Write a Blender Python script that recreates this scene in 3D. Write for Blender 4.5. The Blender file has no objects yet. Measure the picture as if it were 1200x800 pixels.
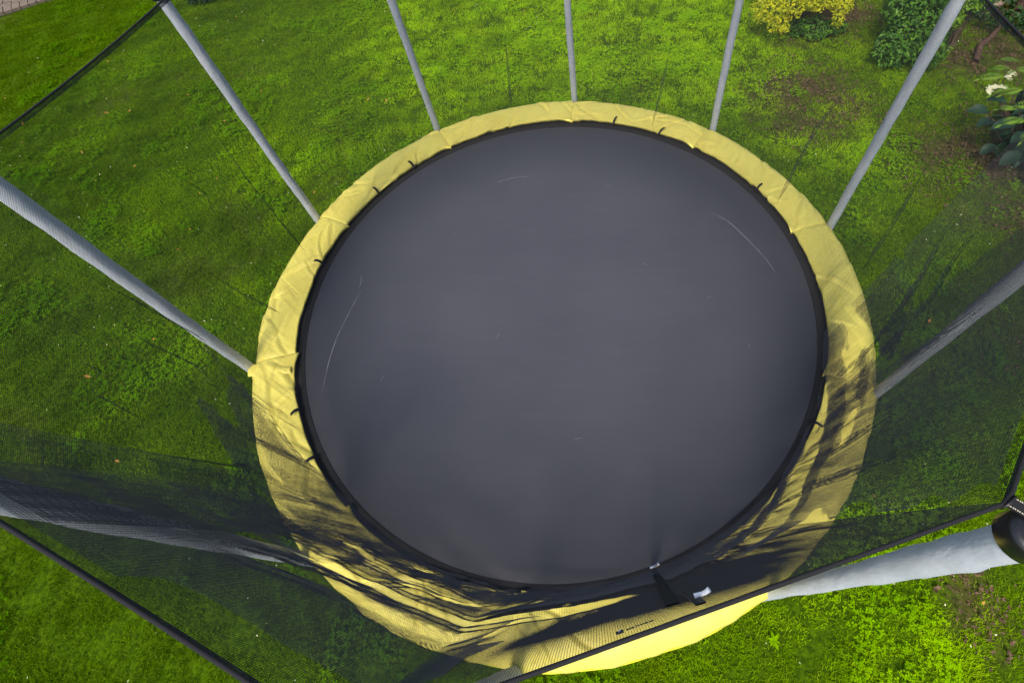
import bpy, math, random
import numpy as np
from mathutils import Vector, Matrix
random.seed(7)
rng = np.random.default_rng(7)
R = math.radians
SC = bpy.context.scene
COL = SC.collection

# ------------------------------------------------------------------ camera
PAD = 0.80                       # height of the padded rim above the lawn
cam_d = bpy.data.cameras.new('camera')
cam = bpy.data.objects.new('camera', cam_d); COL.objects.link(cam)
M = Matrix(((0.99773701, 0.04350715, 0.05126398), (-0.00600777, 0.81706857, -0.5765092), (-0.06696846, 0.57489658, 0.81548093)))
M = M.to_4x4(); M.translation = Vector((0.2345, -1.6777, 2.7303 + PAD))
cam.matrix_world = M
cam_d.sensor_width = 36; cam_d.lens = 603.4143 * 36 / 1200
cam_d.shift_x = -62.0573 / 1200; cam_d.shift_y = -96.0362 / 1200
cam_d.clip_start = 0.02; cam_d.clip_end = 1000
SC.camera = cam

# ------------------------------------------------------------------ light
SUN_EL, SUN_AZ = R(58), R(200)   # compass azimuth (0 = +y, clockwise)
w = bpy.data.worlds.new('World'); SC.world = w; w.use_nodes = True
nt = w.node_tree; bg = nt.nodes['Background']
sky = nt.nodes.new('ShaderNodeTexSky'); sky.sky_type = 'NISHITA'; sky.sun_disc = False
sky.sun_elevation = SUN_EL; sky.sun_rotation = SUN_AZ; sky.dust_density = 3.0; sky.air_density = 1.0
nt.links.new(sky.outputs[0], bg.inputs[0]); bg.inputs[1].default_value = 0.12
sd = bpy.data.lights.new('sun', 'SUN'); sd.energy = 1.5; sd.angle = R(14); sd.color = (1.0, 0.94, 0.84)
sun = bpy.data.objects.new('sun', sd); COL.objects.link(sun)
dirv = Vector((math.sin(SUN_AZ) * math.cos(SUN_EL), math.cos(SUN_AZ) * math.cos(SUN_EL), math.sin(SUN_EL)))
sun.rotation_euler = dirv.to_track_quat('Z', 'Y').to_euler(); sun.location = dirv * 30
SC.view_settings.view_transform = 'Standard'; SC.view_settings.look = 'None'
SC.view_settings.exposure = 0.97; SC.view_settings.gamma = 1.0
SC.view_settings.use_curve_mapping = False
SC.cycles.max_bounces = 6; SC.cycles.transparent_max_bounces = 8

# ------------------------------------------------------------------ helpers
def tag(o, label=None, cat=None, group=None, kind=None):
    if label: o['label'] = label
    if cat: o['category'] = cat
    if group: o['group'] = group
    if kind: o['kind'] = kind
    return o
def empty(name, loc=(0, 0, 0), rz=0):
    o = bpy.data.objects.new(name, None); COL.objects.link(o)
    o.location = loc; o.rotation_euler = (0, 0, rz); o.empty_display_size = 0.1
    return o
def mesh_np(name, V, F, mat, parent=None, smooth=False, link=True):
    """V (n,3) array, F (m,k) array of equal-sized faces (or list of such arrays)"""
    me = bpy.data.meshes.new(name)
    Fs = F if isinstance(F, (list, tuple)) else [F]
    Fs = [np.asarray(f, dtype=np.int32) for f in Fs if len(f)]
    V = np.asarray(V, dtype=np.float32)
    me.vertices.add(len(V)); me.vertices.foreach_set('co', V.ravel())
    nl = sum(f.size for f in Fs); me.loops.add(nl)
    me.loops.foreach_set('vertex_index', np.concatenate([f.ravel() for f in Fs]))
    tot = np.concatenate([np.full(len(f), f.shape[1]) for f in Fs])
    st = np.concatenate([[0], np.cumsum(tot)[:-1]])
    me.polygons.add(len(tot)); me.polygons.foreach_set('loop_start', st.astype(np.int32))
    me.polygons.foreach_set('loop_total', tot.astype(np.int32))
    me.polygons.foreach_set('use_smooth', np.full(len(tot), smooth))
    me.update(calc_edges=True); me.validate()
    if mat: me.materials.append(mat)
    o = bpy.data.objects.new(name, me)
    if link: COL.objects.link(o)
    if parent: o.parent = parent
    return o
def grid_faces(n, m, closed_n=False, off=0):
    i, j = np.meshgrid(np.arange(n if closed_n else n - 1), np.arange(m - 1), indexing='ij')
    i2 = (i + 1) % n
    return (np.stack([i * m + j, i2 * m + j, i2 * m + j + 1, i * m + j + 1], -1).reshape(-1, 4) + off)
class MB:
    def __init__(s): s.V = []; s.F3 = []; s.F4 = []; s.n = 0
    def add(s, V, F):
        V = np.asarray(V, float); F = np.asarray(F) + s.n
        (s.F3 if F.shape[1] == 3 else s.F4).append(F); s.V.append(V); s.n += len(V)
    def box(s, c, size, rz=0, jit=0):
        c = np.array(c, float); h = np.array(size, float) / 2
        v = np.array([[x, y, z] for x in (-1, 1) for y in (-1, 1) for z in (-1, 1)]) * h
        if jit: v += rng.normal(0, jit, v.shape)
        cs, sn = math.cos(rz), math.sin(rz)
        v = v @ np.array([[cs, sn, 0], [-sn, cs, 0], [0, 0, 1]]) + c
        s.add(v, [[0, 1, 3, 2], [4, 6, 7, 5], [0, 4, 5, 1], [2, 3, 7, 6], [0, 2, 6, 4], [1, 5, 7, 3]])
    def tube(s, P, r, n=10, cap=True, squash=None, upv=None):
        P = np.asarray(P, float); r = np.broadcast_to(r, (len(P),))
        T = np.gradient(P, axis=0); T /= np.linalg.norm(T, axis=1)[:, None]
        up = np.array([0, 0, 1.]) if abs(T[:, 2]).mean() < .8 else np.array([1., 0, 0])
        if upv is not None: up = np.asarray(upv, float)
        A = np.cross(T, up); A /= np.linalg.norm(A, axis=1)[:, None]; B = np.cross(T, A)
        t = np.linspace(0, 2 * np.pi, n, endpoint=False)
        rr = r[:, None] * np.ones(n) if squash is None else r[:, None] * squash
        V = P[:, None] + (A[:, None] * np.cos(t)[None, :, None] + B[:, None] * np.sin(t)[None, :, None]) * rr[..., None]
        m = len(P); V = V.reshape(-1, 3)
        i, j = np.meshgrid(np.arange(m - 1), np.arange(n), indexing='ij')
        F = np.stack([i * n + j, i * n + (j + 1) % n, (i + 1) * n + (j + 1) % n, (i + 1) * n + j], -1).reshape(-1, 4)
        base = s.n; s.add(V, F)
        if cap:
            for k in (0, m - 1):
                s.add([P[k]], np.zeros((0, 3), int)); c = s.n - 1
                q = np.array([[c, base + k * n + a, base + k * n + (a + 1) % n] for a in range(n)])
                s.F3.append(q)
    def build(s, name, mat, parent=None, smooth=False):
        return mesh_np(name, np.concatenate(s.V), [np.concatenate(f) for f in (s.F3, s.F4) if len(f) and sum(len(x) for x in f)], mat, parent, smooth)

def vnoise(x, y, seed=0):
    """smooth value noise, arrays"""
    x = np.asarray(x, float); y = np.asarray(y, float)
    xi = np.floor(x).astype(np.int64); yi = np.floor(y).astype(np.int64); fx = x - xi; fy = y - yi
    def h(a, b):
        n = (a * 374761393 + b * 668265263 + seed * 974634777) & 0xffffffff
        n = ((n ^ (n >> 13)) * 1274126177) & 0xffffffff
        return ((n ^ (n >> 16)) & 0xffff) / 65535.0
    fx = fx * fx * (3 - 2 * fx); fy = fy * fy * (3 - 2 * fy)
    return (h(xi, yi) * (1 - fx) + h(xi + 1, yi) * fx) * (1 - fy) + (h(xi, yi + 1) * (1 - fx) + h(xi + 1, yi + 1) * fx) * fy * 1.0
def fbm(x, y, seed=0, o=3):
    return sum(vnoise(x * 2**k, y * 2**k, seed + k) * .5**k for k in range(o)) / sum(.5**k for k in range(o))

# ------------------------------------------------------------------ materials
def new_mat(name, rough=0.7, base=(.5, .5, .5), spec=None):
    m = bpy.data.materials.new(name); m.use_nodes = True
    b = m.node_tree.nodes['Principled BSDF']
    b.inputs['Base Color'].default_value = (*base, 1); b.inputs['Roughness'].default_value = rough
    if spec is not None: b.inputs['Specular IOR Level'].default_value = spec
    return m, m.node_tree, b
def N(nt, typ, **kw):
    n = nt.nodes.new(typ)
    for k, v in kw.items():
        if k.startswith('i_'):
            n.inputs[k[2:].replace('_', ' ')].default_value = v
        else: setattr(n, k, v)
    return n
def noise(nt, scale, detail=4, rough=.6, vec=None):
    n = N(nt, 'ShaderNodeTexNoise'); n.inputs['Scale'].default_value = scale
    n.inputs['Detail'].default_value = detail; n.inputs['Roughness'].default_value = rough
    if vec is not None: nt.links.new(vec, n.inputs['Vector'])
    return n.outputs['Fac']
def ramp(nt, fac, stops, interp='LINEAR'):
    r = N(nt, 'ShaderNodeValToRGB'); r.color_ramp.interpolation = interp
    e = r.color_ramp.elements
    while len(e) < len(stops): e.new(0.5)
    for k, (p, c) in enumerate(stops):
        e[k].position = p; e[k].color = (*c, 1) if len(c) == 3 else c
    nt.links.new(fac, r.inputs[0]); return r.outputs[0]
def mix(nt, fac, a, b, mode='MIX'):
    m = N(nt, 'ShaderNodeMix', data_type='RGBA', blend_type=mode)
    for s, v in ((m.inputs[0], fac), (m.inputs[6], a), (m.inputs[7], b)):
        if hasattr(v, 'is_linked') or isinstance(v, bpy.types.NodeSocket): nt.links.new(v, s)
        elif isinstance(v, (int, float)): s.default_value = v
        else: s.default_value = (*v, 1)
    return m.outputs[2]
def bump(nt, b, h, strength=.3, dist=.01):
    n = N(nt, 'ShaderNodeBump'); n.inputs['Strength'].default_value = strength; n.inputs['Distance'].default_value = dist
    nt.links.new(h, n.inputs['Height']); nt.links.new(n.outputs[0], b.inputs['Normal'])
def pos(nt): return N(nt, 'ShaderNodeNewGeometry').outputs['Position']
def objco(nt): return N(nt, 'ShaderNodeTexCoord').outputs['Object']
def mapping(nt, vec, scale=(1, 1, 1), rot=(0, 0, 0), loc=(0, 0, 0)):
    m = N(nt, 'ShaderNodeMapping'); m.inputs['Scale'].default_value = scale; m.inputs['Rotation'].default_value = rot; m.inputs['Location'].default_value = loc
    nt.links.new(vec, m.inputs['Vector']); return m.outputs[0]

SOILS = [(2.54, 2.75, .62), (3.68, 1.65, .62), (2.30, -1.62, .22), (2.85, 4.1, .5), (3.4, 4.25, .45), (4.55, 3.3, .7), (5.2, 4.2, 1.0), (4.4, 1.8, .7), (4.1, 1.2, .5), (-7.3, 5.7, .0)]
def soil_amount(x, y):
    a = np.zeros_like(x)
    for cx, cy, r in SOILS:
        if r <= 0: continue
        d = np.hypot(x - cx, (y - cy))
        a = np.maximum(a, np.clip(1.35 - d / r, 0, 1))
    a = a * np.clip(2.6 * (.55 * fbm(x * 3.1, y * 3.1, 5) + .45 * fbm(x * 13, y * 13, 6, 2)) - .60, 0, 1) * .95 + .25 * np.clip(fbm(x * 1.3 + 9, y * 1.3, 15) - .58, 0, 1) * 4
    return np.clip(a, 0, 1)

def lawn_colour(nt, mult=1.0):
    """patches of yellow-green, moss green and straw over the lawn, sunlit and shaded areas painted in, by world position"""
    P = pos(nt)
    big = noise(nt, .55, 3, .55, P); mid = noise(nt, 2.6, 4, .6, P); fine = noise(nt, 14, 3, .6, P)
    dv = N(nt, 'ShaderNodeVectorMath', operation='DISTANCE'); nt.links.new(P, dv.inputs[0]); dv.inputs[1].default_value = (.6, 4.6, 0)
    sun_ = N(nt, 'ShaderNodeMath', operation='MULTIPLY_ADD'); nt.links.new(dv.outputs['Value'], sun_.inputs[0]); sun_.inputs[1].default_value = -.085  # painted light: grass brightest at the far side, shaded tones further out
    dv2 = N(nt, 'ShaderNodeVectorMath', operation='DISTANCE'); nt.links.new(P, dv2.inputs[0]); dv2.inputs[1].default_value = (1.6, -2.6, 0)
    s2 = N(nt, 'ShaderNodeMath', operation='MULTIPLY_ADD'); nt.links.new(dv2.outputs['Value'], s2.inputs[0]); s2.inputs[1].default_value = -.14; s2.inputs[2].default_value = -.13  # second bright centre of the painted light, on the near side
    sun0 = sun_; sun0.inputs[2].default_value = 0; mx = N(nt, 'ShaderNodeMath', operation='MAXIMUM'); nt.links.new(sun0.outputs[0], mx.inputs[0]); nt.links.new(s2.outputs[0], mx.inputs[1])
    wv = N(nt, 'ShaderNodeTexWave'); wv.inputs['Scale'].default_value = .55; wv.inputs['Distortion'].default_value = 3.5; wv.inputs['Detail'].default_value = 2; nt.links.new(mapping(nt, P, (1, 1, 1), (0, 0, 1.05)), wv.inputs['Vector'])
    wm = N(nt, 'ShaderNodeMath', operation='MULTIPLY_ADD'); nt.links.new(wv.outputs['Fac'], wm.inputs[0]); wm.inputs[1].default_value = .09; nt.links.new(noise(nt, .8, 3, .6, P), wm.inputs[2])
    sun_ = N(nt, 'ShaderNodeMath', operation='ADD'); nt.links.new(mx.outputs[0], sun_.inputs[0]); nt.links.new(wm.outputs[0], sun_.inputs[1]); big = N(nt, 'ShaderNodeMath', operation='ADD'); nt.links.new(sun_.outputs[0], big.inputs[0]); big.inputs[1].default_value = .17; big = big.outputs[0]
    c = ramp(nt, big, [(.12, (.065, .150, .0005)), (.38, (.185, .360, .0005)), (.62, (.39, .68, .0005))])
    c = mix(nt, ramp(nt, mid, [(.38, (0, 0, 0)), (.68, (.7,) * 3)]), c, mix(nt, 1.0, c, (1.5, 1.22, 1), 'MULTIPLY'))
    c = mix(nt, ramp(nt, fine, [(.50, (0, 0, 0)), (.75, (.6,) * 3)]), c, mix(nt, 1.0, c, (.45, .55, 1), 'MULTIPLY'))
    return c, P
# bare ground under the grass
m_ground, nt, b = new_mat('lawn_soil', 1.0, spec=0.0)
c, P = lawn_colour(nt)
s = noise(nt, 30, 4, .7, P)
c2 = mix(nt, ramp(nt, s, [(.35, (0, 0, 0)), (.7, (1,) * 3)]), (.025, .050, .003), (.08, .15, .003))
geo = noise(nt, 5, 3, .5, P)
br = mix(nt, geo, (.055, .050, .016), (.10, .075, .030))
at = N(nt, 'ShaderNodeAttribute', attribute_name='soil')
c3 = mix(nt, at.outputs['Fac'], c2, br)
nt.links.new(c3, b.inputs['Base Color']); bump(nt, b, s, .6, .03)
# grass
def grass_mat(name, tint=None):
    m, nt, b = new_mat(name, .9, spec=0.0)
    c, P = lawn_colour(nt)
    inf = N(nt, 'ShaderNodeObjectInfo')
    c = mix(nt, ramp(nt, inf.outputs['Random'], [(.45, (0, 0, 0)), (1, (.55,) * 3)]), c, mix(nt, 1.0, c, (1.6, 1.45, 1), 'MULTIPLY'))
    c = mix(nt, ramp(nt, inf.outputs['Random'], [(0, (.5,) * 3), (.35, (0, 0, 0))]), c, mix(nt, 1.0, c, (.35, .4, 1), 'MULTIPLY'))
    at = N(nt, 'ShaderNodeAttribute', attribute_name='shade')      # 0 root .. 1 tip, blade age
    c = mix(nt, at.outputs['Fac'], c, mix(nt, .5, mix(nt, 1.0, c, (1.9, 1.6, 8), 'MULTIPLY'), (.34, .40, .03)), 'MIX') if tint is None else mix(nt, .3, c, tint)
    nt.links.new(c, b.inputs['Base Color'])
    tr = N(nt, 'ShaderNodeBsdfTranslucent'); nt.links.new(c, tr.inputs['Color'])
    ms = N(nt, 'ShaderNodeMixShader'); ms.inputs[0].default_value = .45
    nt.links.new(b.outputs[0], ms.inputs[1]); nt.links.new(tr.outputs[0], ms.inputs[2])
    nt.links.new(ms.outputs[0], nt.nodes['Material Output'].inputs[0])
    return m
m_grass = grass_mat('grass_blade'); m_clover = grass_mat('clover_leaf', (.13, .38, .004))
def leaf_mat(name, c0, c1, c2, rough=.5, trans=.3, scale=14):
    m, nt, b = new_mat(name, rough, spec=.35)
    P = pos(nt); f = noise(nt, scale, 2, .5, P)
    c = ramp(nt, f, [(.33, c0), (.5, c1), (.68, c2)])
    nt.links.new(c, b.inputs['Base Color'])
    tr = N(nt, 'ShaderNodeBsdfTranslucent'); nt.links.new(c, tr.inputs['Color'])
    ms = N(nt, 'ShaderNodeMixShader'); ms.inputs[0].default_value = trans
    nt.links.new(b.outputs[0], ms.inputs[1]); nt.links.new(tr.outputs[0], ms.inputs[2])
    nt.links.new(ms.outputs[0], nt.nodes['Material Output'].inputs[0])
    return m
m_yleaf = leaf_mat('yellow_leaves', (.34, .42, .008), (.62, .64, .010), (.74, .68, .015), .5, .35)
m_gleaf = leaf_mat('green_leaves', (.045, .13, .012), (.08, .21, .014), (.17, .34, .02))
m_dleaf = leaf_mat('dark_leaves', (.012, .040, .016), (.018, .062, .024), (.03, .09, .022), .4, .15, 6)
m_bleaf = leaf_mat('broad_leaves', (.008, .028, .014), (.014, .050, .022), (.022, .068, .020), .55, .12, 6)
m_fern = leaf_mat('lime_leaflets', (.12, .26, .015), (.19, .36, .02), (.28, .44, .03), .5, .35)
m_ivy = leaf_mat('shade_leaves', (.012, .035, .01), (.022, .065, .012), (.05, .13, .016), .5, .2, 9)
m_litter = leaf_mat('dry_leaves', (.060, .035, .018), (.12, .070, .035), (.20, .13, .06), .8, .1, 60)
m_orange = leaf_mat('orange_leaves', (.30, .12, .02), (.45, .20, .03), (.5, .3, .05), .7, .1, 60)
m_petal, nt, b = new_mat('cream_petals', .7, (.80, .76, .48))
m_stem, nt, b = new_mat('woody_stem', .85); f = noise(nt, 40, 3, .6, objco(nt))
nt.links.new(ramp(nt, f, [(.3, (.05, .03, .018)), (.7, (.13, .085, .05))]), b.inputs['Base Color'])
m_bark, nt, b = new_mat('reddish_bark', .85); v = mapping(nt, objco(nt), (14, 14, 3)); f = noise(nt, 2.5, 5, .7, v)
nt.links.new(ramp(nt, f, [(.3, (.03, .016, .010)), (.6, (.13, .065, .035)), (.75, (.22, .14, .08))]), b.inputs['Base Color']); bump(nt, b, f, .8, .02)
m_stone, nt, b = new_mat('tan_stone', .85); f = noise(nt, 9, 5, .65, objco(nt))
nt.links.new(ramp(nt, f, [(.3, (.22, .14, .09)), (.55, (.48, .34, .24)), (.72, (.60, .46, .34))]), b.inputs['Base Color']); bump(nt, b, f, .6, .02)
m_paver, nt, b = new_mat('clay_paver', .9); f = noise(nt, 22, 5, .65, pos(nt)); f2 = noise(nt, 4, 2, .5, pos(nt))
c = ramp(nt, f, [(.3, (.10, .075, .05)), (.7, (.20, .15, .11))])
nt.links.new(mix(nt, ramp(nt, f2, [(.4, (0, 0, 0)), (.65, (.7,) * 3)]), c, (.17, .125, .09)), b.inputs['Base Color']); bump(nt, b, f, .5, .004)
m_joint, nt, b = new_mat('joint_sand', .95, (.05, .045, .03))

# yellow padding
m_pad, nt, b = new_mat('yellow_vinyl', .5, spec=.35)
P = pos(nt); f = noise(nt, 5, 4, .6, P); g = noise(nt, 60, 3, .6, P); h = noise(nt, 2.2, 5, .7, mapping(nt, P, (3, 3, 1)))
c = ramp(nt, f, [(.35, (.75, .635, .115)), (.65, (.80, .70, .135))])
c = mix(nt, ramp(nt, h, [(.56, (0, 0, 0)), (.76, (.16,) * 3)]), c, (.45, .38, .08))
c = mix(nt, ramp(nt, g, [(.62, (0, 0, 0)), (.8, (.08,) * 3)]), c, (.5, .45, .15))
nt.links.new(c, b.inputs['Base Color'])
wr = noise(nt, 9, 4, .62, P); bump(nt, b, wr, .22, .02)
m_piping, nt, b = new_mat('pad_hem', .5, (.62, .60, .015))
# mat
m_mat, nt, b = new_mat('woven_polypropylene', .42, spec=.5)
P = objco(nt); f = noise(nt, 1.6, 4, .6, P); g = noise(nt, 260, 2, .5, mapping(nt, P, (1, 1, 1)))
st = noise(nt, 3, 4, .6, mapping(nt, P, (1, 9, 1), (0, 0, .35)))
c = ramp(nt, f, [(.3, (.050, .050, .057)), (.7, (.060, .060, .069))])
c = mix(nt, ramp(nt, g, [(.35, (0, 0, 0)), (.7, (.5,) * 3)]), c, (.070, .070, .080))
c = mix(nt, ramp(nt, st, [(.5, (0, 0, 0)), (.8, (.30,) * 3)]), c, (.085, .085, .09))
dust = noise(nt, 95, 2, .5, P)
ln_ = N(nt, 'ShaderNodeVectorMath', operation='LENGTH'); nt.links.new(P, ln_.inputs[0]); rad_n = N(nt, 'ShaderNodeMath', operation='MULTIPLY'); nt.links.new(ln_.outputs['Value'], rad_n.inputs[0]); rad_n.inputs[1].default_value = .6
edge_ = ramp(nt, rad_n.outputs[0], [(.15, (0, 0, 0)), (.50, (.12,) * 3), (.78, (.24,) * 3), (.94, (.62,) * 3)], 'B_SPLINE')   # shade along the pad and central sheen, painted into the colour (radius x .6; mat centre at the object origin)
c = mix(nt, edge_, c, (.012, .012, .014))
c = mix(nt, ramp(nt, dust, [(.74, (0, 0, 0)), (.80, (.5,) * 3)]), c, (.14, .14, .14))
nt.links.new(c, b.inputs['Base Color'])
nt.links.new(ramp(nt, f, [(.3, (.40,) * 3), (.7, (.50,) * 3)]), b.inputs['Roughness'])
bump(nt, b, g, .25, .001)
m_web, nt, b = new_mat('black_webbing', .8, (.012, .012, .013), .3)
m_scr, nt, b = new_mat('scuffed_weave', .6, (.16, .16, .165))
m_steel, nt, b = new_mat('galvanised_steel', .35, (.55, .56, .58)); b.inputs['Metallic'].default_value = .9
m_clip, nt, b = new_mat('white_plastic', .4, (.85, .85, .84))
m_plast, nt, b = new_mat('black_plastic', .32, (.010, .010, .011))
m_stitch, nt, b = new_mat('pale_thread', .8, (.55, .50, .36))
# pole sleeve
m_sleeve, nt, b = new_mat('grey_sleeve', .62, spec=.3)
P = objco(nt); f = noise(nt, 7, 3, .6, P); c = ramp(nt, f, [(.3, (.43, .475, .53)), (.7, (.53, .555, .61))])
nt.links.new(c, b.inputs['Base Color']); wv = noise(nt, 26, 3, .6, mapping(nt, P, (1, 1, .35))); bump(nt, b, wv, .5, .010)
# net cord
m_net, nt, b = new_mat('black_net_cord', .8, (.030, .031, .036), .06)
m_net2, nt, b = new_mat('lit_net_cord', .8, (.058, .059, .067), .08)  # same cord as the main net, painted lighter for light on dense layers
m_tag, nt, b = new_mat('net_tag', .7, (.02, .02, .022))
m_ink, nt, b = new_mat('label_ink', .7, (.03, .03, .035))
m_white, nt, b = new_mat('white_print', .6, (.6, .6, .6))

# ================================================================== the setting
# ground sheet, finer near the trampoline so its soil patches can be carried as an attribute
xs = np.concatenate([np.linspace(-220, -12, 10)[:-1], np.linspace(-12, 8, 201), np.linspace(8, 220, 10)[1:]])
ys = np.concatenate([np.linspace(-220, -6, 10)[:-1], np.linspace(-6, 10, 161), np.linspace(10, 220, 10)[1:]])
X, Y = np.meshgrid(xs, ys, indexing='ij')
near = (np.abs(X) < 12) & (np.abs(Y) < 10)
Z = np.where(near, .025 * (fbm(X * .9, Y * .9, 3) - .5), 0) - .012
g = mesh_np('ground', np.stack([X, Y, Z], -1).reshape(-1, 3), grid_faces(len(xs), len(ys)), m_ground, smooth=True)
tag(g, kind='structure')
a = g.data.attributes.new('soil', 'FLOAT', 'POINT'); a.data.foreach_set('value', soil_amount(X, Y).ravel().astype(np.float32))

# paved path at the far left
path = empty('path'); tag(path, kind='structure')
E0 = np.array([-8.193, 5.568]); ed = np.array([.825, .565]); en = np.array([-.565, .825]); prz = math.atan2(ed[1], ed[0])
mb = MB(); c = E0 + ed * .0 + en * 1.0
mb.box((c[0], c[1], -.01), (8.0, 2.0, .03), prz); mb.build('joint_bed', m_joint, path)
pm = []
for k in range(4):
    mb = MB(); mb.box((0, 0, 0), (.098 if k < 2 else .198, .198 if k < 2 else .098, .06), 0, .0015); pm.append(mb.build('paver', m_paver, path)); 
first = set()
def put_paver(k, u, vv, rz):
    o = pm[k]
    if k in first: o = pm[k].copy(); COL.objects.link(o)
    first.add(k); c = E0 + ed * u + en * vv
    o.location = (c[0], c[1], .012 + random.uniform(-.004, .004)); o.rotation_euler = (random.uniform(-.012, .012), random.uniform(-.012, .012), rz + random.uniform(-.012, .012)); o.parent = path
for i in range(42): put_paver(i % 2, -1.6 + i * .108, .105, prz)
for r_ in range(9):
    for i in range(20): put_paver(2 + i % 2, -1.6 + i * .21 + (.1 if r_ % 2 else 0), .265 + r_ * .106, prz)

# ------------------------------------------------------------------ grass tufts
def tuft(name, nb, rad, hmin, hmax, wd, mat, seed):
    r = np.random.default_rng(seed)
    a = r.uniform(0, 2 * np.pi, nb); d = rad * np.sqrt(r.uniform(0, 1, nb)); bx, by = d * np.cos(a), d * np.sin(a)
    h = r.uniform(hmin, hmax, nb); az = r.uniform(0, 2 * np.pi, nb); lean = r.uniform(.15, 1.1, nb) * h
    w_ = wd * r.uniform(.7, 1.3, nb)
    dx, dy = np.cos(az), np.sin(az); px, py = -dy, dx
    tw = r.uniform(-.8, .8, nb); px, py = px * np.cos(tw) - py * np.sin(tw), px * np.sin(tw) + py * np.cos(tw)
    V = []
    for s_, wf in ((0, .7), (.55, 1.0)):
        for q in (-1, 1):
            V.append(np.stack([bx + dx * lean * s_**1.6 + q * px * w_ * wf / 2, by + dy * lean * s_**1.6 + q * py * w_ * wf / 2, h * s_ * (1 - .15 * s_)], -1))
    V.append(np.stack([bx + dx * lean, by + dy * lean, h * .82], -1))
    V = np.stack(V, 1).reshape(-1, 3); i = np.arange(nb)[:, None] * 5
    o = mesh_np(name, V, [i + np.array([[0, 1, 3, 2]]), i + np.array([[2, 3, 4]])], mat, link=False)
    at = o.data.attributes.new('shade', 'FLOAT', 'POINT')
    sh = np.repeat(np.where(r.uniform(0, 1, nb) < .12, r.uniform(.4, .9, nb), r.uniform(0, .22, nb)), 5); at.data.foreach_set('value', sh.astype(np.float32))
    return o
def clover(name, nb, rad, seed):
    r = np.random.default_rng(seed); mb = MB()
    for _ in range(nb):
        a = r.uniform(0, 6.28); d = rad * math.sqrt(r.uniform()); c = np.array([d * math.cos(a), d * math.sin(a), r.uniform(.018, .045)]); t0 = r.uniform(0, 6.28); s_ = r.uniform(.004, .0075)
        for k in range(3):
            t = t0 + k * 2.094; u = np.array([math.cos(t), math.sin(t), r.uniform(-.1, .35)]); v = np.array([-math.sin(t), math.cos(t), r.uniform(-.2, .2)])
            mb.add([c, c + u * s_ * 1.1 + v * s_ * .75, c + u * s_ * 1.9, c + u * s_ * 1.1 - v * s_ * .75], [[0, 1, 2, 3]])
    return mesh_np(name, np.concatenate(mb.V), [np.concatenate(mb.F4)], m_clover, link=False)
def scatter(name, srcs, PX, PY, PZ, SCL, mat, label, cat):
    """points carrying a random turn and size; a geometry-nodes modifier sets one of the source tufts on each"""
    me = bpy.data.meshes.new(name); n = len(PX); me.vertices.add(n)
    me.vertices.foreach_set('co', np.stack([PX, PY, PZ], -1).astype(np.float32).ravel())
    for nm, dat in (('sc', SCL), ('turn', rng.uniform(0, 6.283, n)), ('pick', rng.integers(0, len(srcs), n) + .0)):
        a = me.attributes.new(nm, 'FLOAT', 'POINT'); a.data.foreach_set('value', np.asarray(dat, np.float32))
    o = bpy.data.objects.new(name, me); COL.objects.link(o); me.materials.append(mat)
    coll = bpy.data.collections.new(name + '_sources')
    for s_ in srcs: coll.objects.link(s_)
    ng = bpy.data.node_groups.new(name, 'GeometryNodeTree')
    ng.interface.new_socket('Geometry', in_out='INPUT', socket_type='NodeSocketGeometry')
    ng.interface.new_socket('Geometry', in_out='OUTPUT', socket_type='NodeSocketGeometry')
    gi = ng.nodes.new('NodeGroupInput'); go = ng.nodes.new('NodeGroupOutput')
    ci = ng.nodes.new('GeometryNodeCollectionInfo'); ci.inputs['Collection'].default_value = coll; ci.inputs['Separate Children'].default_value = True
    ip = ng.nodes.new('GeometryNodeInstanceOnPoints'); ip.inputs['Pick Instance'].default_value = True
    def att(nm, typ='FLOAT'):
        q = ng.nodes.new('GeometryNodeInputNamedAttribute'); q.data_type = typ; q.inputs['Name'].default_value = nm; return q.outputs['Attribute']
    cx = ng.nodes.new('ShaderNodeCombineXYZ'); L = ng.links.new
    L(att('turn'), cx.inputs[2]); L(gi.outputs[0], ip.inputs['Points']); L(ci.outputs[0], ip.inputs['Instance'])
    L(cx.outputs[0], ip.inputs['Rotation']); L(att('sc'), ip.inputs['Scale']); L(att('pick'), ip.inputs['Instance Index'])
    L(ip.outputs[0], go.inputs[0])
    md = o.modifiers.new('scatter', 'NODES'); md.node_group = ng
    return tag(o, label, cat, kind='stuff')
def on_path(x, y): return (-(x - E0[0]) * .565 + (y - E0[1]) * .825) > -.02
def ground_pts(density, seed):
    r = np.random.default_rng(seed)
    x0, x1, y0, y1 = -9.6, 6.4, -3.6, 7.2
    n = int(density * (x1 - x0) * (y1 - y0)); x = r.uniform(x0, x1, n); y = r.uniform(y0, y1, n)
    # keep what the photograph (and a step aside) can see
    k = (np.hypot(x, y) > 1.15) & (x < 3.6 + .42 * (y + 2.8)) & (x > -4.0 - .72 * (y + 2.8)) & ~on_path(x, y)
    x, y = x[k], y[k]; s_ = soil_amount(x, y); k = r.uniform(0, 1, len(x)) > s_ * 1.05
    x, y = x[k], y[k]; z = .025 * (fbm(x * .9, y * .9, 3) - .5) - .012
    return x, y, z
tf = [tuft('grass_tuft', 60, .065, .015, .034, .0027, m_grass, 11 + i) for i in range(6)]
x, y, z = ground_pts(260, 1)
hs = .85 + .4 * fbm(x * 2.2, y * 2.2, 31) 
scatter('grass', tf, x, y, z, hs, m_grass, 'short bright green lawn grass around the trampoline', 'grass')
cl = [clover('clover_patch', 14, .06, 40 + i) for i in range(4)]
x, y, z = ground_pts(130, 2); k = fbm(x * 1.7 + 4, y * 1.7, 61) > .57; x, y, z = x[k], y[k], z[k]
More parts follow.
